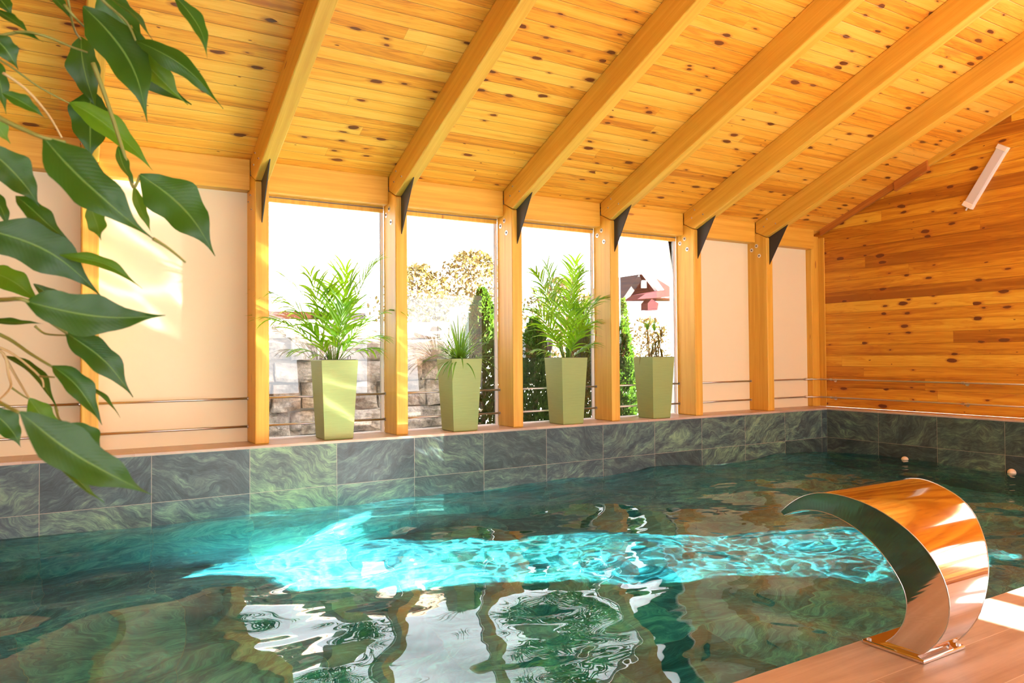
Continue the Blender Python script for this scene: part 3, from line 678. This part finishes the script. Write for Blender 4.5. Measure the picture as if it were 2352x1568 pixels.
def grassy():
    x, y = POTS[1]; rng = random.Random(11); o = empty('grassy_plant', (x, y, 0.56)); tag(o, 'low grassy plant with thin arching leaves in the second window planter', 'plant')
    for g in range(3):
        b = MB()
        for i in range(34):
            a = rng.uniform(0, 6.28); el = math.radians(rng.uniform(50, 86) if i % 3 else rng.uniform(25, 55)); L = rng.uniform(0.26, 0.44); r = rng.uniform(0, 0.03)
            blade(b, (r*math.cos(a), r*math.sin(a), -0.005), Vector((math.cos(a)*math.cos(el), math.sin(a)*math.cos(el), math.sin(el))), Vector((0, 0, 1)), L, rng.uniform(0.009, 0.016), rng.uniform(0.3, 1.1), 8, 0.2)
        b.build('leaf_tuft', m_grass, o)
grassy()
def wilting():
    x, y = POTS[3]; rng = random.Random(4); o = empty('wilting_plant', (x, y, 0.56)); tag(o, 'sparse wilting plant with drooping brown leaves in the rightmost planter', 'plant')
    for (dx, h, lean) in ((-0.055, 0.29, -0.02), (0.03, 0.28, -0.02), (0.045, 0.22, 0.05)):
        s = MB(); top = Vector((dx+lean, 0, h)); s.tube([(dx, 0, -0.01), (dx+lean*0.4, 0.0, h*0.5), top], [0.006, 0.005, 0.004], 7); st = s.build('stem', m_drystem, o, smooth=True)
        b = MB()
        for i in range(7):
            a = rng.uniform(0, 6.28); el = math.radians(rng.uniform(45, 85)); blade(b, top, Vector((math.cos(a)*math.cos(el), math.sin(a)*math.cos(el)*.6, math.sin(el))), Vector((0, 0, 1)), rng.uniform(0.09, 0.15), 0.017, 0.3, 5, 0.2)
        b.build('leaf_tuft', m_grass if dx < 0.04 else m_dry, o)
        b = MB()
        for i in range(13):
            a = rng.uniform(0, 6.28); el = math.radians(rng.uniform(10, 60)); q = Vector((dx+lean*0.5, 0, rng.uniform(0.08, h)))
            blade(b, q, Vector((math.cos(a)*math.cos(el), math.sin(a)*math.cos(el)*.7-.15, math.sin(el))), Vector((0, 0, 1)), rng.uniform(0.16, 0.30), 0.014, rng.uniform(1.4, 3.0), 8, 0.2)
        b.build('withered_leaves', m_dry, o)
wilting()

# ------------------------------------------------------------------ garden outside
def mat_stone():
    a = N('rough_limestone'); vec, sp = a.coords(); n = a.noise(vec, 3.0, 6.0, 0.65, 0.3); n2 = a.noise(vec, 22.0, 5.0, 0.7); big = a.noise(vec, 1.6, 1.0)
    c = a.ramp(a.M('ADD', a.M('MULTIPLY', n, 0.6), a.M('MULTIPLY', n2, 0.4)), [(0.36, (0.07, 0.058, 0.048)), (0.48, (0.28, 0.245, 0.21)), (0.60, (0.55, 0.49, 0.42))])
    c = a.mix(a.mr(big, 0.52, 0.66), c, a.mix(1.0, c, (1.0, 0.80, 0.62), 'MULTIPLY'))
    a.principled(c, 0.9, a.bump(a.M('ADD', n, n2), 0.8, 0.03)); return a.m
m_stone = mat_stone()
def stone_wall():
    rng = random.Random(21); b = MB(); z = -0.3
    from mathutils import noise as mn
    while z < 0.98:
        h = rng.uniform(0.17, 0.33); h = min(h, 1.0-z+0.04)
        if h < 0.08: break
        x = -0.6+rng.uniform(-0.2, 0)
        while x < 2.62:
            w = rng.uniform(0.25, 0.75); x1 = min(x+w, 2.66); sd = rng.uniform(0, 99); dep = rng.uniform(0.0, 0.09)
            if x1-x > 0.08:
                nx, nz, ny = 9, 6, 3; dims = (x1-x-0.012, 0.4, h-0.012)
                bm = bmesh.new(); bmesh.ops.create_cube(bm, size=1.0); bmesh.ops.subdivide_edges(bm, edges=bm.edges[:], cuts=5, use_grid_fill=True)
                vs = []
                for v in bm.verts:
                    c = v.co.copy(); 
                    sq = Vector([math.copysign(min(abs(q), 0.5), q) for q in c]); l = max(abs(c.x), abs(c.z))*2
                    c.y -= 0.0; pnt = Vector((x+(c.x+0.5)*dims[0]+0.006, 1.72-dep+(c.y+0.5)*dims[1]+0.10*max(0, l-0.75)**1.2*(1 if c.y < 0 else 0), z+(c.z+0.5)*dims[2]+0.006))
                    nn = mn.noise_vector(pnt*4.0+Vector((sd, 0, 0)))*0.055 + mn.noise_vector(pnt*13+Vector((sd, 0, 0)))*0.018
                    vs.append(pnt+Vector((nn.x*0.5, nn.y*1.8, nn.z*0.5)))
                b.add(vs, [tuple(v.index for v in f.verts) for f in bm.faces]); bm.free()
            x = x1
        z += h
    o = b.build('stone_wall', m_stone); tag(o, 'rough pale stone retaining wall outside the first two windows', 'wall')
stone_wall()

m_ground = plain('pale_gravel', (0.34, 0.32, 0.28), 0.9)
b = MB(); b.box(-12, 60, 0.48, 70, -0.42, -0.318); o = b.build('garden_ground', m_ground); struct(o, 'pale ground outside the windows'); o['kind'] = 'structure'
b = MB(); b.box(-0.7, 2.7, 1.75, 7.0, -0.32, 0.93); o = b.build('terrace', plain('terrace_soil', (0.40, 0.37, 0.32), 0.9)); struct(o, 'raised terrace behind the stone wall')

def mat_fol(name, c0, c1, tr, tf=0.3):
    a = N(name); vec, sp = a.coords(); n = a.noise(vec, 14.0, 3.0); n2 = a.noise(vec, 2.0, 1.0)
    c = a.mix(a.mr(a.M('ADD', a.M('MULTIPLY', n, .6), a.M('MULTIPLY', n2, .4)), 0.38, 0.62), c0, c1)
    p = a.n('BsdfPrincipled', {'Base Color': c, 'Roughness': 0.6, 'Specular IOR Level': 0.05}); t = a.n('BsdfTranslucent', {'Color': tr}); mx = a.n('MixShader', {0: tf, 1: p.outputs[0], 2: t.outputs[0]})
    a.t.links.new(mx.outputs[0], a.out.inputs[0]); return a.m
m_thuja = mat_fol('thuja_foliage', (0.012, 0.032, 0.006), (0.035, 0.075, 0.010), (0.03, 0.07, 0.004), 0.25)
m_birch = mat_fol('pale_blossom', (0.030, 0.021, 0.008), (0.065, 0.052, 0.024), (0.05, 0.042, 0.01), 0.3)
m_trunk = plain('brown_trunk', (0.09, 0.055, 0.03), 0.8)
def tree(name, lab, base, h, r, n, size, mat, shape, seed, cat, grp=None, trunk=0.03):
    rng = np.random.RandomState(seed); o = empty(name, base); tag(o, lab, cat, grp); b = MB(); t = rng.rand(n)
    for i in range(n):
        tt = t[i]; prof = (math.sin(math.pi*min(1, tt*0.62+0.38)))**0.7*(1-0.1*tt) if shape == 'cone' else math.sin(math.pi*(0.10+0.88*tt))**0.6
        a = rng.rand()*6.283; lump = 1+0.18*math.sin(3*a+tt*9)+0.12*math.sin(7*a-tt*17)
        rr = r*prof*lump*(0.55+0.45*rng.rand()**0.5) if shape == 'cone' else r*prof*lump*rng.rand()**0.45
        z = h*(0.03+0.97*tt) if shape == 'cone' else h*(0.25+0.75*tt)
        c = Vector((rr*math.cos(a), rr*math.sin(a), z)); d = Vector((math.cos(a)*0.6+rng.normal()*.3, math.sin(a)*0.6+rng.normal()*.3, 0.7+rng.normal()*.35)).normalized()
        if shape != 'cone': d = Vector(rng.normal(size=3)).normalized()
        s = d.cross(Vector(rng.normal(size=3))).normalized(); L = size*rng.uniform(0.6, 1.3)
        b.add([c-s*L*.1, c+s*L*.1, c+d*L*.55+s*L*.28, c+d*L, c+d*L*.5-s*L*.28], [(0, 1, 2, 3, 4)])
    b.build('foliage', mat, o)
    m = MB(); m.tube([(0, 0, 0), (0.02, 0, h*0.5), (0, 0.01, h*0.9)], [trunk, trunk*0.7, trunk*0.2], 8)
    if shape != 'cone':
        for i in range(9):
            a = rng.rand()*6.28; z = h*(0.3+0.05*i); m.tube([(0, 0, z), (r*.4*math.cos(a), r*.4*math.sin(a), z+h*.12), (r*.8*math.cos(a), r*.8*math.sin(a), z+h*.22)], [trunk*.4, trunk*.25, trunk*.08], 5)
    m.build('trunk', m_trunk, o, smooth=True)
def gpos(px, Y): p = atY(px, 800, Y); return p.x
G = 'columnar conifers outside the windows'
for px, Y, toppx, r, n, lab in ((1108, 1.9, 668, 0.26, 9000, 'tall columnar conifer outside the second window'), (1228, 1.5, 735, 0.22, 7000, 'columnar conifer behind the left side of the tall palm'),
                             (1338, 1.6, 720, 0.21, 7000, 'columnar conifer behind the right side of the tall palm'), (1425, 1.7, 735, 0.18, 6000, 'columnar conifer at the left of the rightmost window'),
                             (1432, 3.4, 690, 0.16, 1800, 'slim conifer peeping above the one in the rightmost window')):
    top = atY(px, toppx, Y).z; tree('columnar_conifer', lab, (gpos(px, Y), Y, -0.32), top+0.32, r, n, 0.055, m_thuja, 'cone', int(px), 'tree', G)
for px, Y, toppx, r, n, lab in ((960, 9.0, 610, 0.9, 2600, 'pale flowering tree behind the stone wall, left in second window'), (1085, 9.5, 578, 1.15, 3600, 'tall pale flowering tree at the right of the second window'),
                                (1290, 9.0, 640, 1.0, 2200, 'pale flowering tree seen through the tall palm'), (1490, 9.0, 730, 0.7, 900, 'low pale bush below the red house')):
    top = atY(px, toppx, Y).z; tree('flowering_tree', lab, (gpos(px, Y), Y, -0.32), top+0.32, r, n, 0.10, m_birch, 'round', int(px)+1, 'tree', 'pale flowering trees in the garden', 0.05)

def red_house():
    Y = 30.0; A = lambda px, py, y=Y: atY(px, py, y); c = A(1490, 750); o = empty('red_house', c); tag(o, 'red gabled house far off in the rightmost window', 'house')
    red = plain('red_boards', (0.017, 0.0065, 0.0075), 0.7, Specular_IOR_Level=0.0); roof = plain('grey_roof', (0.024, 0.023, 0.024), 0.7, Specular_IOR_Level=0.0); wh = plain('white_render', (0.7, 0.7, 0.7), 0.7); rr = plain('red_roof', (0.026, 0.0095, 0.011), 0.6, Specular_IOR_Level=0.0)
    def poly(name, pts, mat, dep, yo=0.0):
        b = MB(); P = [A(x, y)-c+Vector((0, yo, 0)) for x, y in pts]; n = len(P); Q = [p+Vector((0, dep, 0)) for p in P]
        b.add(P+Q, [tuple(range(n)), tuple(range(n, 2*n))[::-1]]+[(i, n+i, n+(i+1) % n, (i+1) % n) for i in range(n)]); return b.build(name, mat, o)
    poly('house_wall', [(1448, 690), (1600, 690), (1600, 864), (1448, 864)], wh, 4.6, 0.5)
    poly('gable_wall', [(1472, 634), (1440, 690), (1516, 690), (1500, 660)], red, 4.0, 0.3)
    poly('side_roof', [(1468, 630), (1422, 698), (1434, 700), (1474, 644)], roof, 4.0)
    poly('main_roof', [(1484, 628), (1600, 700), (1600, 716), (1548, 688), (1508, 684)], rr, 4.5, -0.2)
    poly('porch_roof', [(1434, 690), (1452, 678), (1502, 668), (1512, 684)], rr, 1.2, -1.2)
    poly('bargeboard', [(1468, 629), (1484, 627), (1524, 684), (1510, 684)], wh, 0.3, -0.5)
    poly('attic_window', [(1477, 643), (1488, 643), (1488, 661), (1477, 661)], wh, 0.1, 0.1)
    poly('shed_gable', [(1459, 690), (1475, 700), (1472, 715), (1450, 715), (1450, 700)], red, 0.6, -1.5)
red_house()
def gable_shed():
    c = atY(740, 730, 10); o = empty('garden_building', c); tag(o, 'long white building with brown eaves behind the stone wall', 'building')
    b = MB(); b.box(-3.2, 0.92, 0.1, 3.0, -1.0, 2.6); b.build('facade', plain('white_facade', (0.75, 0.75, 0.75), 0.8), o)
    b = MB(); b.box(-3.2, 0.92, -0.05, 0.1, -0.03, 0.12); b.build('brown_board', plain('brown_board', (0.013, 0.005, 0.003), 0.7, Specular_IOR_Level=0.0), o)
gable_shed()
def pole():
    c = atY(1037, 800, 14); o = empty('utility_pole', (c.x, c.y, -0.32)); tag(o, 'pale utility pole standing beyond the second window', 'pole'); m = plain('pale_concrete', (0.5, 0.5, 0.5), 0.8)
    h = atY(1037, 508, 14).z+0.32; b = MB(); b.tube([(0, 0, 0), (0, 0, h)], [0.07, 0.05], 8); b.build('mast', m, o, smooth=True)
    b = MB(); b.box(-0.25, 0.25, -0.03, 0.03, h-0.35, h-0.31); b.box(-0.1, 0.2, -0.03, 0.03, h-0.06, h-0.03); b.build('cross_arm', m, o)
pole()
def lantern():
    c = atY(1263, 790, 1.25); o = empty('garden_lantern', (c.x, 1.25, -0.32)); tag(o, 'dark garden lantern among conifers beside the tall palm', 'lantern')
    h = c.z+0.32; b = MB(); b.tube([(0, 0, 0), (0, 0, h-0.05)], 0.012, 8); b.build('lantern_pole', m_blackp, o, smooth=True)
    b = MB(); b.tube([(0, 0, h-0.07), (0, 0, h-0.05), (0, 0, h-0.01), (0, 0, h+0.035), (0, 0, h+0.055)], [0.012, 0.028, 0.036, 0.032, 0.008], 14); b.build('lantern_head', m_blackp, o, smooth=True)
lantern()
b = MB(); c = atY(1048, 760, 2.1); b.box(c.x-0.06, c.x+0.07, 2.1, 2.14, 0.55, atY(1048, 705, 2.1).z); o = b.build('grey_board', plain('weathered_board', (0.16, 0.15, 0.16), 0.8)); tag(o, 'upright grey board behind the grassy plant', 'board')

# ------------------------------------------------------------------ ficus in front of the camera
m_fic = mat_leaf('ficus_leaf', (0.010, 0.050, 0.003), (0.022, 0.085, 0.004), (0.10, 0.28, 0.005), 0.22, 0.38, True)
m_ficl = mat_leaf('young_ficus_leaf', (0.04, 0.12, 0.004), (0.07, 0.18, 0.006), (0.20, 0.42, 0.01), 0.3, 0.42, True)
m_twig = plain('green_twig', (0.16, 0.17, 0.03), 0.55)
m_twigp = plain('pale_twig', (0.42, 0.32, 0.14), 0.6)
fic = empty('weeping_fig', at(-60, 500, 0.62)); tag(fic, 'weeping fig branch with glossy green leaves hanging in at the left edge', 'plant')
FP = Vector(fic.location)
PROF = [(0, .03), (.04, .22), (.12, .60), (.24, .90), (.38, 1.0), (.52, .93), (.64, .72), (.74, .46), (.82, .24), (.88, .12), (.94, .05), (1, .015)]
def ficleaf(x0, y0, x1, y1, w, d0, d1=None, curl=0.0, roll=0.0, fold=0.25, bend=0.0, light=False, seed=0, wob=0.09):
    """leaf from stalk end (x0,y0) to drip tip (x1,y1), w = its full width in the picture before rolling"""
    d1 = d1 or d0; rng = random.Random(seed*7+3); A = at(x0, y0, d0); Bp = at(x1, y1, d1); ax = Bp-A; L = ax.length; ax.normalize()
    view = (CAM-(A+Bp)/2).normalized(); side = ax.cross(view).normalized(); nrm = side.cross(ax).normalized()
    side = side*math.cos(roll)+nrm*math.sin(roll); nrm = side.cross(ax).normalized()
    W2 = w/FPX*(d0+d1)/2/2; n = 20; m = 6; b = MB(); vs = []; uv = []; ph = rng.uniform(0, 6)
    for i in range(n+1):
        t = i/n; pw = np.interp(t, [p[0] for p in PROF], [p[1] for p in PROF])
        c = A+ax*L*t + nrm*(curl*L*math.sin(math.pi*t)) + side*(bend*L*math.sin(math.pi*t)) + nrm*0.015*L*math.sin(8*t+ph)
        for j in range(m+1):
            s = j/m*2-1; e = wob*math.sin(t*17+ph+(1.5 if s > 0 else 0))*abs(s)
            q = c+side*W2*pw*s*(1+e*1.2)+nrm*(W2*pw*(fold*abs(s)-fold*0.35*s*s*1.2)+e*W2*0.9)
            vs.append(q-FP); uv.append((j/m, t))
    fs = [(i*(m+1)+j, i*(m+1)+j+1, (i+1)*(m+1)+j+1, (i+1)*(m+1)+j) for i in range(n) for j in range(m)]
    b.add(vs, fs, uv); b.build('leaf', m_ficl if light else m_fic, fic, smooth=True, uv=True)
LV = [ # x0  y0   x1   y1   w   d0   d1   curl roll fold bend light
 (192, 18, 338, 280, 104, .62, .62, .04, .15, .25, -.10, 0), (222, -12, 336, 118, 78, .66, .68, .03, -.2, .3, -.05, 0),
 (296, 92, 432, 240, 62, .64, .66, .05, .5, .7, .08, 1), (290, 78, 440, 240, 84, .67, .69, .02, .2, .3, .12, 0), (312, 93, 514, 250, 50, .62, .63, .05, -.3, .3, -.10, 0),
 (250, -8, 354, 96, 24, .60, .62, .06, .9, .5, -.05, 0), (398, -10, 476, 134, 40, .58, .58, .04, .4, .4, -.10, 0), (186, 84, 224, 256, 68, .70, .70, .03, -.2, .3, .04, 0),
 (208, 208, 206, 372, 88, .72, .71, .02, .1, .2, 0, 0), (160, 236, 352, 394, 58, .62, .63, .05, .35, .5, -.05, 1), (322, 402, 494, 588, 106, .60, .61, .04, .1, .2, -.08, 0),
 (306, 428, 348, 536, 28, .61, .62, .05, .5, .4, .05, 1), (270, 336, 312, 430, 30, .60, .60, .05, .7, .4, .1, 0), (98, 312, 352, 548, 104, .46, .48, .04, .25, .35, .05, 0),
 (206, 468, 232, 552, 44, .50, .52, .05, .3, .3, 0, 1), (-40, 336, 92, 478, 84, .50, .52, .04, .3, .3, -.06, 0), (36, 448, 162, 556, 50, .52, .53, .05, .5, .4, .04, 0),
 (-20, 430, 22, 530, 30, .55, .55, .04, .4, .3, 0, 0), (-60, 520, 232, 680, 104, .50, .54, .05, .1, .2, -.10, 0), (136, 584, 328, 662, 34, .52, .54, .05, .55, .5, -.08, 1),
 (56, 690, 380, 724, 96, .47, .50, .03, .15, .22, .07, 0), (-40, 618, 96, 700, 58, .58, .58, .04, .3, .3, -.06, 1), (150, 762, 306, 912, 66, .52, .54, .05, .25, .3, -.05, 0),
 (-30, 738, 100, 744, 22, .55, .56, .05, .8, .4, .03, 0), (6, 812, 134, 944, 36, .56, .56, .08, .8, .6, -.06, 0), (118, 838, 234, 976, 60, .52, .53, .05, .5, .6, -.05, 0),
 (184, 886, 276, 960, 17, .53, .54, .07, .9, .5, -.1, 0), (66, 914, 150, 1008, 50, .55, .56, .04, .3, .3, .05, 1), (44, 946, 350, 1136, 100, .38, .42, .04, .25, .32, .05, 0),
 (148, 972, 228, 1068, 56, .50, .52, .03, .2, .3, -.12, 0), (-34, 938, 48, 1028, 60, .52, .53, .04, .3, .3, -.08, 0), (120, 1048, 240, 1154, 30, .44, .45, .05, .8, .4, .08, 0),
 (-14, -20, 30, 38, 40, .60, .60, .04, .3, .3, 0, 0), (-10, 22, 72, 80, 28, .60, .60, .05, .7, .4, 0, 0), (-22, 78, 42, 160, 52, .57, .58, .04, .3, .3, -.05, 0),
 (-14, 130, 14, 262, 34, .57, .57, .04, .2, .3, 0, 0), (4, 214, 104, 272, 36, .52, .53, .05, .5, .4, -.05, 0), (118, -14, 164, 46, 26, .60, .60, .05, .6, .4, 0, 0),
 (232, -6, 262, 44, 40, .70, .70, .05, .4, .4, 0, 0), (76, 652, 170, 760, 40, .56, .58, .04, .6, .4, -.1, 0), (-30, 262, 24, 330, 40, .50, .51, .04, .4, .3, 0, 1), (30, 70, 100, 96, 16, .6, .6, .04, .9, .4, 0, 0)]
for i, L in enumerate(LV): ficleaf(*L[:11], light=bool(L[11]), seed=i)
def twig(pts, r=0.0011, mat=m_twig, name='twig'):
    P = [at(x, y, d)-FP for x, y, d in pts]; Q = []
    for i in range(len(P)-1):
        p0, p1, p2, p3 = P[max(i-1, 0)], P[i], P[i+1], P[min(i+2, len(P)-1)]
        for t in (0, .25, .5, .75): Q.append(0.5*((2*p1)+(p2-p0)*t+(2*p0-5*p1+4*p2-p3)*t*t+(3*p1-p0-3*p2+p3)*t**3))
    Q.append(P[-1]); b = MB(); b.tube(Q, [r*(1.2-0.6*i/len(Q)) for i in range(len(Q))], 7); b.build(name, mat, fic, smooth=True)
T = [([(214, 145, .6), (240, 215, .6), (265, 290, .6), (290, 370, .6), (306, 430, .6), (322, 402, .6)], .0016, m_twig), ([(-60, 100, .6), (40, 74, .6), (100, 82, .6), (160, 106, .62), (200, 120, .64)], .0012, m_twig),
     ([(8, 168, .56), (60, 205, .56), (110, 262, .56), (142, 316, .56)], .0010, m_twigp), ([(-50, 110, .6), (20, 150, .6), (90, 200, .61), (165, 240, .62)], .0009, m_twig),
     ([(-70, 230, .46), (0, 272, .46), (60, 300, .46), (100, 316, .46), (150, 326, .47)], .0016, m_twig), ([(150, -40, .6), (168, 60, .62), (186, 90, .68)], .0010, m_twig), ([(148, 12, .6), (170, 38, .6), (192, 60, .62)], .0012, m_twig),
     ([(300, 60, .64), (318, 92, .63), (360, 98, .62)], .0010, m_twig), ([(-50, 690, .5), (10, 688, .48), (60, 690, .47), (110, 735, .50), (154, 766, .52)], .0014, m_twig), ([(-40, 752, .54), (20, 778, .54), (70, 812, .53), (120, 842, .52)], .0013, m_twig),
     ([(-40, 790, .55), (8, 812, .55), (20, 860, .55), (24, 890, .54), (-10, 925, .5), (-40, 940, .5)], .0010, m_twigp), ([(8, 814, .56), (40, 870, .56), (68, 916, .55)], .0010, m_twigp), ([(-10, 795, .55), (32, 814, .55), (92, 864, .55), (100, 890, .55)], .0009, m_twigp),
     ([(-40, 900, .40), (0, 925, .39), (46, 948, .38)], .0012, m_twig), ([(128, 934, .55), (135, 960, .54), (148, 974, .5)], .0009, m_twig), ([(92, 864, .55), (125, 866, .53)], .0007, m_twig), ([(24, 888, .55), (48, 905, .55), (66, 916, .55)], .0007, m_twig),
     ([(80, 748, .55), (104, 766, .55), (152, 770, .53)], .0008, m_twig), ([(352, 548, .48), (390, 572, .49), (426, 602, .50)], .0010, m_twig), ([(220, -30, .6), (235, 0, .6), (290, 50, .62), (312, 94, .62)], .0012, m_twig)]
for p, r, m in T: twig(p, r, m)
twig([(-420, 700, .62), (-200, 640, .62), (-60, 560, .62), (-60, 100, .60), (-60, -60, .6)], 0.004, m_twigp, 'branch')
twig([(-60, 690, .5), (-60, 752, .54), (-50, 900, .45)], 0.002, m_twigp, 'branch')
